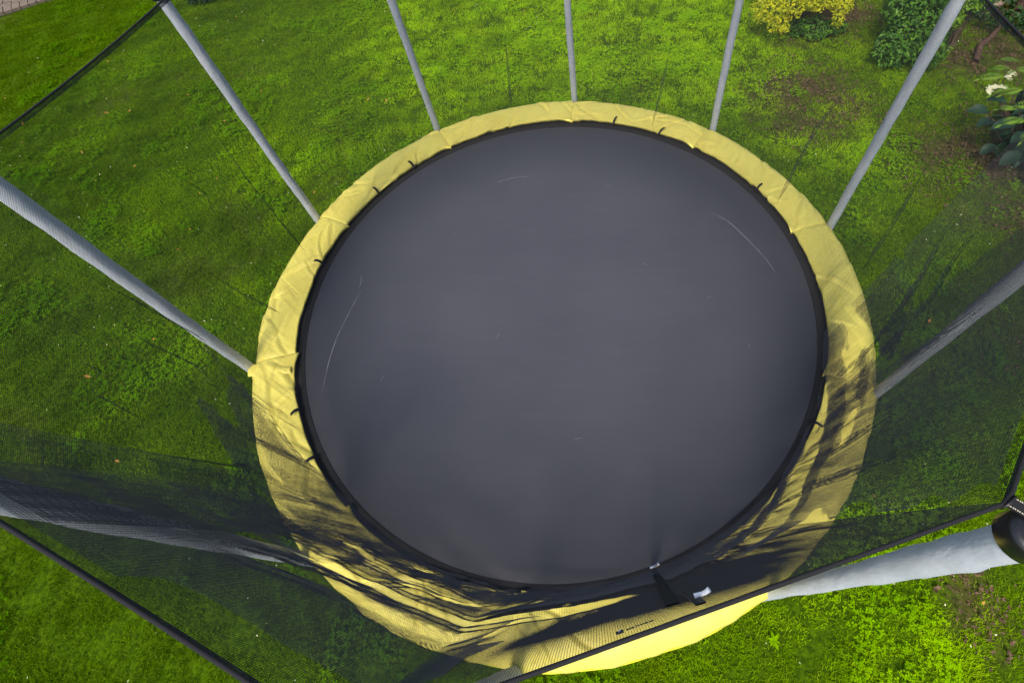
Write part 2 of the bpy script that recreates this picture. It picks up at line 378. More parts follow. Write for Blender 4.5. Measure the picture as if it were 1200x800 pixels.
scatter('clover', cl, x, y, z, .8 + .6 * rng.uniform(0, 1, len(x)), m_clover, 'small clover leaves growing through the lawn', 'clover')

def flakes(name, x, y, z, size, mat, label, cat, seed=5, tilt=.5):
    r = np.random.default_rng(seed); n = len(x); a = r.uniform(0, 6.28, n); s_ = size * r.uniform(.5, 1.4, n); tl = r.normal(0, tilt, (n, 2))
    u = np.stack([np.cos(a), np.sin(a), tl[:, 0]], -1) * s_[:, None]; v = np.stack([-np.sin(a), np.cos(a), tl[:, 1]], -1) * s_[:, None] * r.uniform(.35, .6, n)[:, None]
    c = np.stack([x, y, z], -1); V = np.stack([c - u, c + v, c + u * .9, c - v], 1).reshape(-1, 3)
    o = mesh_np(name, V, np.arange(n)[:, None] * 4 + np.array([[0, 1, 2, 3]]), mat)
    return tag(o, label, cat, kind='stuff')
r = np.random.default_rng(77)
n = 60000; x = r.uniform(1.6, 6.2, n); y = r.uniform(-2.4, 5.6, n); s_ = soil_amount(x, y); k = (r.uniform(0, 1, n) < s_ * 1.0) & (np.hypot(x, y) > 1.9); x, y = x[k], y[k]
flakes('leaf_litter', x, y, r.uniform(-.002, .03, len(x)), .014, m_litter, 'brown dry leaf litter on the bare soil patches', 'leaf litter')
n = 110; x = r.uniform(-7, 5, n); y = r.uniform(-2.6, 6, n); k = (np.hypot(x, y) > 2.0) & ~on_path(x, y); x, y = x[k], y[k]
flakes('fallen_leaves', x, y, r.uniform(.03, .045, len(x)), .016, m_orange, 'few small orange fallen leaves scattered over the lawn', 'leaves', 6)
n = 2600; x = r.uniform(-7, 5, n); y = r.uniform(-2.8, 6, n); k = (np.hypot(x, y) > 1.95) & ~on_path(x, y) & (fbm(x, y, 91) > .45); x, y = x[k], y[k]
flakes('lawn_petals', x, y, r.uniform(.032, .05, len(x)), .0055, m_petal, 'tiny pale petals and flower heads dotted over the lawn', 'petals', 8)

# ================================================================== plants
def leaf_cloud(name, blobs, n, size, mat, parent, seed=1, asp=.55, shell=.55, droop=.2):
    r = np.random.default_rng(seed); per = np.array([b_[3] * b_[4] * b_[5] for b_ in blobs]) ** .67; per = (per / per.sum() * n).astype(int)
    VV = []
    for (cx, cy, cz, rx, ry, rz), k in zip(blobs, per):
        d = r.normal(0, 1, (k, 3)); d /= np.linalg.norm(d, axis=1)[:, None]
        rad = shell + (1 - shell) * r.uniform(0, 1, k) ** .5; rad *= .70 + .52 * vnoise(d[:, 0] * 3 + 7, d[:, 1] * 3 + d[:, 2] * 2, seed)
        p = np.array([cx, cy, cz]) + d * rad[:, None] * np.array([rx, ry, rz]); keep = p[:, 2] > .02; p, d = p[keep], d[keep]; k = len(p)
        nrm = d * .6 + r.normal(0, .55, (k, 3)) + np.array([0, 0, .55]); nrm /= np.linalg.norm(nrm, axis=1)[:, None]
        t = r.normal(0, 1, (k, 3)) + d; t -= (t * nrm).sum(1)[:, None] * nrm; t /= np.linalg.norm(t, axis=1)[:, None]; s_ = np.cross(nrm, t)
        L = size * r.uniform(.6, 1.35, k)[:, None]
        VV.append(np.stack([p - t * L * .5, p + s_ * L * asp * .5 - t * L * .05 + nrm * L * .08, p + t * L * .5 - nrm * L * droop, p - s_ * L * asp * .5 - t * L * .05 + nrm * L * .08, ], 1))
    V = np.concatenate(VV).reshape(-1, 3); m_ = len(V) // 4; i = np.arange(m_)[:, None] * 4
    return mesh_np(name, V, np.concatenate([i + np.array([[0, 1, 2]]), i + np.array([[0, 2, 3]])]), mat, parent)
def stems(name, base, tips, r0, parent, mat=None):
    mb = MB()
    for t in tips:
        b0 = np.array(base, float) + rng.normal(0, .04, 3) * [1, 1, 0]; t = np.array(t, float); m_ = (b0 + t) / 2 + rng.normal(0, .04, 3)
        s_ = np.linspace(0, 1, 6)[:, None]; P_ = b0 * (1 - s_)**2 + 2 * m_ * s_ * (1 - s_) + t * s_**2
        mb.tube(P_, np.linspace(r0, r0 * .3, 6), 6)
    return mb.build(name, mat or m_stem, parent, True)
def bush(name, loc, blobs, n, size, mat, label, cat, seed, **kw):
    root = empty(name, (loc[0], loc[1], 0)); tag(root, label, cat)
    leaf_cloud('foliage', blobs, n, size, mat, root, seed, **kw)
    stems('stem', (0, 0, 0), [(b_[0] * .9, b_[1] * .9, b_[2]) for b_ in blobs] * 2, .012, root)
    return root
bush('yellow_shrub', (2.75, 4.10), [(-.44, -.30, .36, .20, .18, .16), (-.34, -.42, .25, .13, .11, .11), (-.26, -.34, .46, .18, .18, .16), (-.02, -.30, .46, .17, .18, .14), (.18, -.26, .42, .15, .16, .12), (.36, -.26, .32, .12, .12, .10), (.30, -.40, .24, .07, .07, .08), (-.1, .0, .5, .32, .25, .2), (.3, .0, .48, .28, .24, .2), (-.2, .3, .5, .35, .3, .3), (.3, .4, .5, .4, .3, .3)],
     11000, .034, m_yleaf, 'bright golden yellow leafy shrub at the top edge of the lawn', 'shrub', 3, shell=.5)
bush('low_plant', (2.88, 3.80), [(0, 0, .10, .24, .16, .11), (.22, .05, .07, .14, .12, .08), (-.2, .05, .09, .14, .12, .09)], 1300, .04, m_gleaf, 'low dark green plant in the shade under the yellow shrub', 'plant', 4)
bush('green_shrub', (3.68, 3.32), [(0, 0, .34, .33, .30, .34), (-.14, .1, .56, .26, .26, .28), (.02, .05, .80, .24, .22, .24), (-.22, -.14, .20, .22, .2, .2), (.08, -.20, .22, .22, .2, .2), (.1, .3, .5, .34, .3, .4)],
     6500, .050, m_gleaf, 'rounded mid green shrub beside the yellow shrub', 'shrub', 5, shell=.6)
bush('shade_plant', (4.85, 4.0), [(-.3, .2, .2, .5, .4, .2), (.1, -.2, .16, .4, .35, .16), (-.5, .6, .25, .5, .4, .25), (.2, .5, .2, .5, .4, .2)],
     5000, .045, m_ivy, 'dark ground plants in the shade behind the net, right of the green shrub', 'plants', 6)
bush('lime_plant', (4.22, 3.45), [(0, 0, .5, .13, .13, .09), (-.2, -.14, .42, .10, .09, .07), (.15, .12, .46, .09, .09, .06)], 420, .05, m_fern, 'small lime green leafy plant among dark ground plants', 'plant', 8)
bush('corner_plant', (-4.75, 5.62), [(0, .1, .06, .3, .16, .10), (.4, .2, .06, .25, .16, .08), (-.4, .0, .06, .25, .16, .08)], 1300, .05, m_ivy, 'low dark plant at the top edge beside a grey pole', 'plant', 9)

# hydrangea-like shrub with large dark leaves at the right edge
hyd = empty('broadleaf_shrub', (4.12, 1.74, 0)); tag(hyd, 'dark broad-leaved shrub with cream flower heads at the right edge', 'shrub')
leaf_cloud('foliage', [(.05, .0, .2, .36, .40, .22), (.2, .2, .3, .3, .3, .25), (.25, -.3, .2, .3, .3, .2)], 700, .11, m_dleaf, hyd, 12, asp=.7)
def big_leaf_mesh(L, W):
    n, m_ = 7, 5; V = []
    for i in range(n):
        s_ = i / (n - 1); wid = W * math.sin(math.pi * min(1, s_ * .95 + .03)) ** .75
        for j in range(m_):
            q = j / (m_ - 1) * 2 - 1
            V.append((s_ * L, q * wid / 2, .18 * L * math.sin(s_ * 2.2) - .25 * L * s_ * s_ + abs(q) * wid * .16))
    return np.array(V), grid_faces(n, m_)
V, F = big_leaf_mesh(.15, .095); lf = mesh_np('leaf', V, F, m_bleaf, hyd, True)
LP = [(-.42, .22, .34, 170), (-.38, .12, .30, 200), (-.30, .02, .36, 190), (-.28, .26, .40, 140), (-.18, .10, .44, 175), (-.20, -.08, .32, 215), (-.28, -.2, .24, 200), (-.12, -.22, .30, 240), (-.05, .0, .48, 260), (-.02, .25, .46, 110),
      (.04, -.3, .28, 260), (-.34, .32, .26, 150), (.1, -.12, .42, 300), (-.15, -.34, .20, 230), (.05, .12, .5, 200), (-.4, -.05, .2, 185), (.1, .35, .40, 130), (.16, .0, .5, 250)]
for k, (lx, ly, lz, az) in enumerate(LP):
    o = lf if k == 0 else lf.copy()
    if k: COL.objects.link(o)
    o.location = (lx + .06, ly, lz); o.rotation_euler = (random.uniform(-.4, .4), random.uniform(-.1, .5), R(az + random.uniform(-20, 20))); s_ = random.uniform(.8, 1.25); o.scale = (s_, s_, s_)
stems('stem', (0, 0, 0), [(lx * .9, ly * .9, lz) for lx, ly, lz, _ in LP], .008, hyd)
def flower_head(parent, c, ln, rot, nfl, sd_, bend=.5):
    r = np.random.default_rng(sd_); mb = MB()
    for k in range(nfl):
        t = r.uniform(-1, 1); ax = np.array([t * ln / 2, bend * ln * .35 * (1 - t * t), 0]); p = ax + r.normal(0, 1, 3) * [.006, .013, .006]; p[2] += .01
        cs, sn = math.cos(rot), math.sin(rot); p = np.array([p[0] * cs - p[1] * sn, p[0] * sn + p[1] * cs, p[2]]) + c
        a0 = r.uniform(0, 6); q = .007
        mb.add([p + [0, 0, .003]] + [p + [q * math.cos(a0 + j * 1.257), q * math.sin(a0 + j * 1.257), 0] for j in range(5)], [[0, 1 + j, 1 + (j + 1) % 5] for j in range(5)])
    return mb.build('flower_head', m_petal, parent)
flower_head(hyd, np.array([-.37, .27, .52]), .17, R(20), 170, 1, .9)
flower_head(hyd, np.array([-.20, .42, .55]), .13, R(40), 60, 2, .2)

# lime-coloured elder sprays over it
eld = empty('feathery_shrub', (4.16, 1.94, 0)); tag(eld, 'lime green feathery shrub leaning over the dark broad leaves', 'shrub')
def spray_mesh():
    mb = MB()
    mb.tube(np.array([(0, 0, 0), (.1, 0, .02), (.2, 0, .0), (.28, 0, -.05)]), [.003, .0025, .002, .001], 5)
    for i in range(9):
        t = .04 + i * .027
        for s_ in (-1, 1):
            L = .085 * math.sin(.5 + i * .27); a = s_ * R(62); u = np.array([math.cos(a), math.sin(a), -.15]); v = np.array([-math.sin(a), math.cos(a), .1]); c = np.array([t, 0, .02 - (t - .1)**2])
            mb.add([c, c + u * L * .45 + v * L * .17, c + u * L, c + u * L * .45 - v * L * .17], [[0, 1, 2, 3]])
    mb.add([(.26, 0, -.03), (.30, .018, -.05), (.35, 0, -.08), (.30, -.018, -.05)], [[0, 1, 2, 3]])
    return mb.build('spray', m_fern, eld)
sp = spray_mesh()
SP = [(-.42, .22, .55, 165), (-.36, .28, .58, 140), (-.40, .15, .52, 200), (-.3, .1, .5, 185), (-.3, .3, .62, 120), (-.2, .2, .6, 170),
      (-.50, -.42, .64, 190), (-.46, -.52, .60, 215), (-.52, -.34, .66, 165), (-.40, -.42, .68, 200), (-.40, -.50, .62, 235), (-.36, -.36, .70, 150), (-.1, .3, .62, 100), (0, 0, .68, 180), (0, .2, .68, 140), (0, -.25, .66, 220)]
for k, (lx, ly, lz, az) in enumerate(SP):
    o = sp if k == 0 else sp.copy()
    if k: COL.objects.link(o)
    o.location = (lx, ly, lz); o.rotation_euler = (random.uniform(-.3, .3), random.uniform(-.1, .35), R(az)); s_ = random.uniform(.45, .7); o.scale = (s_,) * 3
    if k < 6 or k > 11: o.location.x += .14
stems('stem', (0, 0, 0), [(a_ * .95, b_ * .95, c_) for a_, b_, c_, _ in SP], .008, eld)

# branch, logs and stones at the top right
def log(name, P_, rad, label, seed):
    r = np.random.default_rng(seed); P_ = np.array(P_, float); t = np.linspace(0, len(P_) - 1, 18)
    Q = np.stack([np.interp(t, np.arange(len(P_)), P_[:, k]) for k in range(3)], -1); sq = 1 + .22 * (vnoise(np.arange(18)[:, None] * .6, np.arange(12)[None] * .9, seed) - .5)
    mb = MB(); mb.tube(Q, rad * np.linspace(1, .7, 18), 12, True, sq); o = mb.build(name, m_bark, None, True); return tag(o, label, name.split('_')[-1])
log('fallen_branch', [(4.36, 3.12, .01), (4.5, 3.36, .05), (4.62, 3.44, .06), (4.9, 3.72, .10)], .032, 'reddish brown branch lying on soil behind the net', 3)
log('bark_log', [(5.10, 3.85, .08), (5.30, 4.2, .12), (5.5, 4.7, .16)], .055, 'dark reddish log between the tan stones in the corner', 5)
log('thin_branch', [(5.22, 3.72, .10), (5.45, 4.0, .14), (5.8, 4.35, .2)], .03, 'thin red-brown branch at the extreme top right corner', 6)
def rock(loc, sz, rz, label, seed):
    u = np.linspace(0, np.pi, 12); v = np.linspace(0, 2 * np.pi, 18, endpoint=False); U, W_ = np.meshgrid(u, v, indexing='ij')
    d = np.stack([np.sin(U) * np.cos(W_), np.sin(U) * np.sin(W_), np.cos(U)], -1); d = np.sign(d) * np.abs(d) ** .75
    k = 1 + .3 * (vnoise(d[..., 0] * 2 + 5, d[..., 1] * 2 + d[..., 2], seed) - .5)
    V = d * k[..., None] * np.array(sz); V = V.transpose(1, 0, 2).reshape(-1, 3)
    o = mesh_np('stone', V, grid_faces(18, 12, True), m_stone, None, True); o.location = loc; o.rotation_euler = (0, 0, rz); return tag(o, label, 'stone')
rock((5.0, 4.22, .06), (.14, .24, .1), -.5, 'flat pinkish tan stone just outside the net edge', 11)
rock((5.42, 3.98, .07), (.10, .26, .1), -.7, 'tan stone wedged between the dark log and thin branch', 12)

# broad-leaved weeds in the lawn
def weed(loc, s_, label, nl, proto=None):
    root = empty('weed', loc); tag(root, label, 'weed', 'broad-leaved weeds in the lawn')
    global WL
    for k in range(nl):
        o = bpy.data.objects.new('leaf', WL); COL.objects.link(o); o.parent = root
        o.location = (0, 0, .028); o.rotation_euler = (0, random.uniform(-.6, .1), k * 6.28 / nl + random.uniform(-.5, .5)); q = s_ * random.uniform(.35, .8); o.scale = (q, q * .8, q)
    return root
V, F = big_leaf_mesh(.055, .026); WL = mesh_np('leaf', V, F, m_clover, None, True, link=False).data
weed((.50, -2.02, .0), 1.0, 'weed rosette in the grass just below the bright pad strip', 9)
weed((1.12, -1.76, .0), 1.1, 'weed rosette beside the foot of the pale uncovered pole', 8)
weed((1.30, -2.05, .0), .9, 'weed rosette at the bottom edge, right of the trampoline', 8)
weed((-2.30, -1.45, .0), .9, 'weed rosette in the lower left lawn outside the net', 10)

# ================================================================== trampoline
T = empty('trampoline', (0, 0, 0))
tag(T, 'large round black trampoline with yellow padded rim, grey poles and safety net', 'trampoline')
D2 = np.pi / 180
PA = np.radians([121.44, 85.40, 49.45, 13.51, -22.37, -58.80, -95.01, -130.22, -166.54, -202.42])
HT = np.array([1.65, 1.60, 1.65, 1.62, 1.72, 1.74, 1.74, 1.75, 1.70, 1.62])
RTOP = np.array([1.79, 1.79, 1.79, 1.79, 1.79, 1.772, 1.825, 1.83, 1.79, 1.79])
PTOP = np.array([1.858, 1.858, 1.858, 1.858, 1.858, 1.827, 1.858, 1.858, 1.858, 1.858]); PH = HT + .015; PH[5] = 1.715
o_ = np.argsort(PA); AA = PA[o_]; HH = HT[o_]; RR = RTOP[o_]
AA = np.append(AA, AA[0] + 2 * np.pi); HH = np.append(HH, HH[0]); RR = np.append(RR, RR[0])
def pol(r, a, z): return np.stack([r * np.cos(a), r * np.sin(a), np.broadcast_to(z, np.shape(a)) + 0. * a], -1)

# frame ring and legs
mb = MB(); t = np.linspace(0, 2 * np.pi, 97); mb.tube(pol(1.80, t, PAD - .045), .022, 10, False); mb.build('frame_ring', m_steel, T, True)
for k in range(5):
    a0 = PA[2 * k]; a1 = PA[(2 * k + 1) % 10]; mb = MB(); p0 = pol(1.80, np.array([a0]), PAD - .05)[0]; p1 = pol(1.80, np.array([a1]), PAD - .05)[0]
    q0, q1 = p0.copy(), p1.copy(); q0[2] = q1[2] = .03
    mb.tube(np.array([p0, q0 + [0, 0, .06], q0 * .97 + q1 * .03, q1 * .97 + q0 * .03, q1 + [0, 0, .06], p1]), .021, 8); mb.build('leg', m_steel, T, True)
# jumping mat
nr, na = 40, 192; rr = np.linspace(0.002, 1.536, nr); t = np.linspace(0, 2 * np.pi, na, endpoint=False); A_, R_ = np.meshgrid(t, rr, indexing='ij')
zz = PAD + .004 - .012 * (1 - (R_ / 1.5)**2) + .002 * (fbm(R_ * np.cos(A_) * 2 + 9, R_ * np.sin(A_) * 2, 8) - .5)
mesh_np('jumping_mat', np.stack([R_ * np.cos(A_), R_ * np.sin(A_), zz], -1).reshape(-1, 3), grid_faces(na, nr, True), m_mat, T, True)
rr = np.array([1.534, 1.536, 1.55, 1.61, 1.612]); hz = np.array([.000, .0085, .010, .010, .002]); A_, R_ = np.meshgrid(t, rr, indexing='ij')
mesh_np('mat_border', np.stack([R_ * np.cos(A_), R_ * np.sin(A_), PAD + hz[None] + 0 * R_], -1).reshape(-1, 3), grid_faces(na, 5, True), m_web, T, False)
# scuff marks on the mat
def scratch(P_, wid, seed):
    P_ = np.array(P_); t_ = np.linspace(0, len(P_) - 1, 40)
    Q = np.stack([np.interp(t_, np.arange(len(P_)), P_[:, k]) for k in range(2)], -1)
    for _ in range(8): Q[1:-1] = (Q[:-2] + Q[1:-1] * 2 + Q[2:]) / 4
    T_ = np.gradient(Q, axis=0); T_ /= np.linalg.norm(T_, axis=1)[:, None]; Nn = np.stack([-T_[:, 1], T_[:, 0]], -1)
    w_ = wid * np.sin(np.linspace(.05, np.pi - .05, 40)) ** .6 * (.4 + 1.0 * vnoise(np.arange(40) * .7, np.zeros(40), seed))
    def z_(q): return PAD + .0065 - .012 * (1 - (np.hypot(q[:, 0], q[:, 1]) / 1.5)**2)
    L, R2 = Q + Nn * w_[:, None] / 2, Q - Nn * w_[:, None] / 2
    V = np.concatenate([np.c_[L, z_(L)], np.c_[R2, z_(R2)]]); i = np.arange(39)
    mesh_np('scuff_mark', V, np.stack([i, i + 1, i + 41, i + 40], -1), m_scr, T)
scratch([(-.479, .947), (-.40, .985), (-.306, 1.013), (-.122, 1.017)], .004, 1)
scratch([(-1.250, .085), (-1.285, -.05), (-1.328, -.251), (-1.335, -.42), (-1.324, -.60)], .0045, 2)
scratch([(-1.278, .19), (-1.268, .15), (-1.268, .10)], .004, 3)
scratch([(1.052, .597), (1.16, .50), (1.247, .352), (1.33, .19), (1.369, .067)], .0038, 4)
for q_, (sx, sy, dx_, dy_) in enumerate([(.92, -.08, .03, .01), (1.10, -.42, .01, .03), (.35, .88, .05, -.005), (-.7, .5, .03, .02), (.1, -.9, .05, .01), (-.35, -.3, .02, .04), (.55, .2, .04, -.02), (-1.0, -.55, .02, .05)]): scratch([(sx, sy), (sx + dx_ / 2, sy + dy_ / 2 + .004), (sx + dx_, sy + dy_)], .0028, 20 + q_)

# padded rim: ten sewn panels
R0, R1 = 1.578, 1.838
def pad_panel(i, a0, a1):
    r = np.random.default_rng(200 + i); na, ns = 140, 36; da = a1 - a0
    U = np.linspace(-.004, 1.004, na)[:, None] * np.ones(ns); Sx = np.ones(na)[:, None] * np.linspace(0, 1, ns)
    TH = a0 + U * da; X_ = U * 1.10; Y_ = Sx * .26
    zp = .046 + .012 * np.sin(np.clip(Sx, 0, 1) * np.pi) - .046 * np.clip((Sx - .72) / .28, 0, 1) ** 2.2
    # creases: V-shaped valleys and soft ridges running from seam corners and across
    for k in range(15):
        x0 = r.uniform(-.05, 1.15); y0 = r.uniform(-.05, .30); ang = r.choice([1, -1]) * r.uniform(.15, 1.15); L = r.uniform(.12, .45)
        if k < 3: x0, y0, ang, L = (.02, r.uniform(0, .26), r.uniform(-.9, .9), r.uniform(.2, .5))
        if 3 <= k < 5: x0, y0, ang, L = (1.08, r.uniform(0, .26), np.pi + r.uniform(-.9, .9), r.uniform(.2, .45))
        dx, dy = X_ - x0, Y_ - y0; al = dx * np.cos(ang) + dy * np.sin(ang); pe = -dx * np.sin(ang) + dy * np.cos(ang) + .02 * np.sin(al * 14 + k)
        fall = np.clip(np.minimum(al / .05 + .5, (L - al) / .10 + .3), 0, 1); wv_ = r.uniform(.007, .016); amp = r.uniform(.004, .0095)
        zp += fall * amp * (-1.1 * np.exp(-np.abs(pe) / wv_ * 1.2) + .9 * np.exp(-((pe - wv_ * 2.2) / (wv_ * 1.5))**2))
    zp += .012 * (fbm(X_ * 5 + i * 7, Y_ * 8, 300 + i) - .5) + .006 * (fbm(X_ * 16 + i * 3, Y_ * 9, 340 + i) - .5)
    edge = np.minimum(U, 1 - U); zp -= .010 * np.exp(-edge * 1.1 / .012)                      # stitched seams
    # ragged plan outline
    rin = R0 + .010 * (fbm(U[:, 0] * 5 + i * 3, np.zeros(na), 71) - .5) * 2 - .012 * np.exp(-((U[:, 0]) / .05)**2)
    rout = R1 + .009 * (fbm(U[:, 0] * 4 + i * 5, np.ones(na), 72) - .5) * 2
    if i == 9 - 0 and False: pass
    if flare.get(i): rout = rout + flare[i] * np.exp(-((1 - U[:, 0]) / .06)**2)
    RA = rin[:, None] + (rout - rin)[:, None] * Sx
    top = np.stack([RA * np.cos(TH), RA * np.sin(TH), PAD + zp], -1)
    # skirt hanging outside, hem tucked inside
    sk = []
    for q, (dr, dz) in enumerate([(.006, -.018), (.005, -.042), (.000, -.060)]):
        rs = rout + dr + .004 * np.sin(U[:, 0] * 40 + q); sk.append(np.stack([rs * np.cos(TH[:, 0]), rs * np.sin(TH[:, 0]), PAD + zp[:, -1] + dz + .006 * (vnoise(U[:, 0] * 9 + i, q * np.ones(na), 9) - .5)], -1))
    inn = []
    for dr, dz in [(.030, -.036), (.012, -.030), (.001, -.012)]:
        rs = rin + dr; inn.append(np.stack([rs * np.cos(TH[:, 0]), rs * np.sin(TH[:, 0]), PAD + zp[:, 0] + dz], -1))
    G = np.concatenate([np.stack(inn, 1), top, np.stack(sk, 1)], 1)
    m_ = G.shape[1]; G = G.reshape(-1, 3)
    o = mesh_np('pad_panel', G, grid_faces(na, m_), m_pad, T, True)
    hem = np.stack([(rout + .007) * np.cos(TH[:, 0]), (rout + .007) * np.sin(TH[:, 0]), PAD + zp[:, -1] - .060], -1)
    mbh = MB(); mbh.tube(hem[::2], .004, 5); mbh.build('hem', m_piping, o, True)
    return o
flare = {0: .045}
SA = AA[:-1]
# AA sorted: P10(-202), P9(-166), P8(-130), ... ; panel k runs from AA[k] to AA[k+1]
flare = {}
for k in range(10):
    if k == 1: flare[k] = 0
    pad_panel(k, AA[k], AA[k + 1])
# folded-over corner of padding beside the left pole
V = []; n1, n2 = 16, 8; ca = R(-165.6)
for i in range(n1):
    s_ = i / (n1 - 1)
    for j in range(n2):
        q = j / (n2 - 1); r_ = 1.852 - .26 * s_; wdt = .014 + .008 * (1 - s_); aa = ca + (q - .5) * wdt * 2 * 1.0 + .055 * s_
        V.append((r_ * math.cos(aa), r_ * math.sin(aa), PAD + .026 + .030 * math.sin(min(1, s_ * 1.6) * 1.57) + .008 * math.sin(q * math.pi)))
mesh_np('pad_flap', np.array(V), grid_faces(n1, n2), m_pad, T, True)

# elastic tabs on the inner edge of the padding
for r_, a, tw in [(1.62, 133.2, .3), (1.621, 145.5, -.2), (1.596, 169.8, .1), (1.607, -153.3, .9), (1.625, -142.1, .2), (1.625, -105.8, .0), (1.572, 73.3, -.6), (1.571, 59.9, -.9), (1.60, 28., .2), (1.60, -33, -.3)]:
    mb = MB(); a = R(a); P_ = []
    for s_ in np.linspace(0, 1, 8): P_.append((-.040 + .052 * s_, tw * .03 * s_, -.028 + .048 * math.sin(min(1.0, s_ * 1.7) * 1.57) + .002))
    P_ = np.array(P_); Vv = np.concatenate([P_ + [0, .0075, 0], P_ - [0, .0075, 0], P_ + [0, .0075, -.003], P_ - [0, .0075, -.003]])
    i = np.arange(7); F = np.concatenate([np.stack([i, i + 1, i + 9, i + 8], -1), np.stack([i, i + 16, i + 17, i + 1], -1), np.stack([i + 8, i + 9, i + 25, i + 24], -1)])
    o = mesh_np('elastic_tab', Vv, F, m_web, T); o.location = (1.60 * math.cos(a), 1.60 * math.sin(a), PAD + .052); o.rotation_euler = (0, 0, a)

# ------------------------------------------------------------------ poles
PR = dict(zip(range(10), [(.024, .027), (.024, .026), (.024, .027), (.0245, .029), (.023, .033), (.023, .036), (.028, .036), (.029, .040), (.026, .033), (.025, .029)]))
for k in range(10):
    a = PA[k]; rb, rt = PR[k]; r = np.random.default_rng(60 + k); nz = 60; s_ = np.linspace(0, 1, nz)
    base = pol(1.838 if k == 4 else 1.855, np.array([a]), PAD - .55)[0]; top = pol(PTOP[k], np.array([a]), PAD + PH[k])[0]
    P_ = base * (1 - s_[:, None]) + top * s_[:, None]
    zr = np.clip((P_[:, 2] - PAD) / HT[k], 0, 1); rad = rb + (rt - rb) * zr ** 1.3; n_ = 20; tt = np.arange(n_)
    sq = 1 + .16 * (vnoise(np.arange(nz)[:, None] * .35 + k * 11, (tt[None] % n_) * .5, 400 + k) - .5) + .07 * (vnoise(np.arange(nz)[:, None] * .9, tt[None] * .9, 430 + k) - .5)
    sq[:, -1] = sq[:, 0]; sq[-5:] = .90 + .05 * (sq[-5:] - 1); P_[:, :2] += .004 * np.stack([np.sin(s_ * 5 + k), np.cos(s_ * 4 + k)], -1)
    mb = MB(); mb.tube(P_, rad, n_, True, sq); pole = mb.build('enclosure_pole', m_sleeve, T, True)
    # black end cap and the webbing strap that holds the net corner
    c = top; mb = MB(); rc = rt * 1.16
    mb.tube(np.array([c + [0, 0, -.034], c + [0, 0, -.032], c + [0, 0, .008], c + [0, 0, .016], c + [0, 0, .020]]), np.array([rc * .97, rc, rc, rc * .93, rc * .7]), 24); cap = mb.build('pole_cap', m_plast, pole, True)
    ntop = pol(RTOP[k], np.array([a]), PAD + HT[k])[0]; rad_ = np.array([math.cos(a), math.sin(a), 0]); tan = np.array([-math.sin(a), math.cos(a), 0])
    Q = []
    for q in np.linspace(0, 1, 14):
        Q.append(ntop + rad_ * q * (np.dot(c - ntop, rad_) + rc * .6) + np.array([0, 0, .003 + (c[2] + .024 - ntop[2]) * min(1., q * 1.6) ** .7]) + tan * .012 * math.sin(q * 3))
    Q = np.array(Q); hw = .0125; Vv = np.concatenate([Q + tan * hw, Q - tan * hw, Q + tan * hw - [0, 0, .003], Q - tan * hw - [0, 0, .003]]); m_ = len(Q); i = np.arange(m_ - 1)
    F = np.concatenate([np.stack([i, i + 1, i + 1 + m_, i + m_], -1), np.stack([i + 2 * m_, i + 3 * m_, i + 3 * m_ + 1, i + 2 * m_ + 1], -1), np.stack([i, i + 2 * m_, i + 2 * m_ + 1, i + 1], -1), np.stack([i + m_, i + m_ + 1, i + 3 * m_ + 1, i + 3 * m_], -1)])
    strap = mesh_np('net_strap', Vv, F, m_web, pole)
    mb = MB()
    for sd_ in (-1, 1):
        for j in range(13):
            for h_ in (.15, .6): p0 = Q[j] + (Q[j + 1] - Q[j]) * h_ + tan * sd_ * .0095 + [0, 0, .0015]; p1 = p0 + (Q[j + 1] - Q[j]) * .28; mb.tube(np.array([p0, p1]), .0011, 4)
    mb.build('stitching', m_stitch, pole)
    mb = MB(); D = ntop + [0, 0, -.004]; tt = np.linspace(0, 2 * np.pi, 17); mb.tube(np.array([D + tan * .017 * np.cos(q) + np.array([0, 0, 1]) * .012 * np.sin(q) for q in tt]), .0022, 6, False, None, rad_); mb.build('ring', m_plast, pole, True)

# ------------------------------------------------------------------ safety net: real cords
def net_pt(th, v):
    th = (th - AA[0]) % (2 * np.pi) + AA[0]; i = np.clip(np.searchsorted(AA, th, side='right') - 1, 0, 9)
    a0, a1 = AA[i], AA[i + 1]; am = (a0 + a1) / 2; hw = (a1 - a0) / 2; t_ = .5 + .5 * np.tan(th - am) / np.tan(hw)
    r0_, r1_ = RR[i], RR[i + 1]
    tx = (1 - t_) * r0_ * np.cos(a0) + t_ * r1_ * np.cos(a1); ty = (1 - t_) * r0_ * np.sin(a0) + t_ * r1_ * np.sin(a1)
    tz = (1 - t_) * HH[i] + t_ * HH[i + 1] - .012 * 4 * t_ * (1 - t_)
    bx, by = 1.57 * np.cos(th), 1.57 * np.sin(th)
    dg_ = ((th / D2 + 97 + 180) % 360) - 180; sec = np.clip((26 - np.abs(dg_)) / 18, 0, 1); sec = sec * sec * (3 - 2 * sec)
    bel = -((.003 + .014 * sec) * (1 - np.exp(-(1 - v) / .07)) + sec * .004 * np.sin(v * 13 + 2.5 * np.sin(dg_ * .06)) * np.clip((1 - v) * 4, 0, 1)) * np.clip(v * 2.2, 0, 1); tx = tx + bel * np.cos(th) / np.maximum(v, .2); ty = ty + bel * np.sin(th) / np.maximum(v, .2)
    return np.stack([bx * (1 - v) + tx * v, by * (1 - v) + ty * v, PAD + .03 * (1 - v) + tz * v], -1)
H0 = 1.70; RM = 1.66
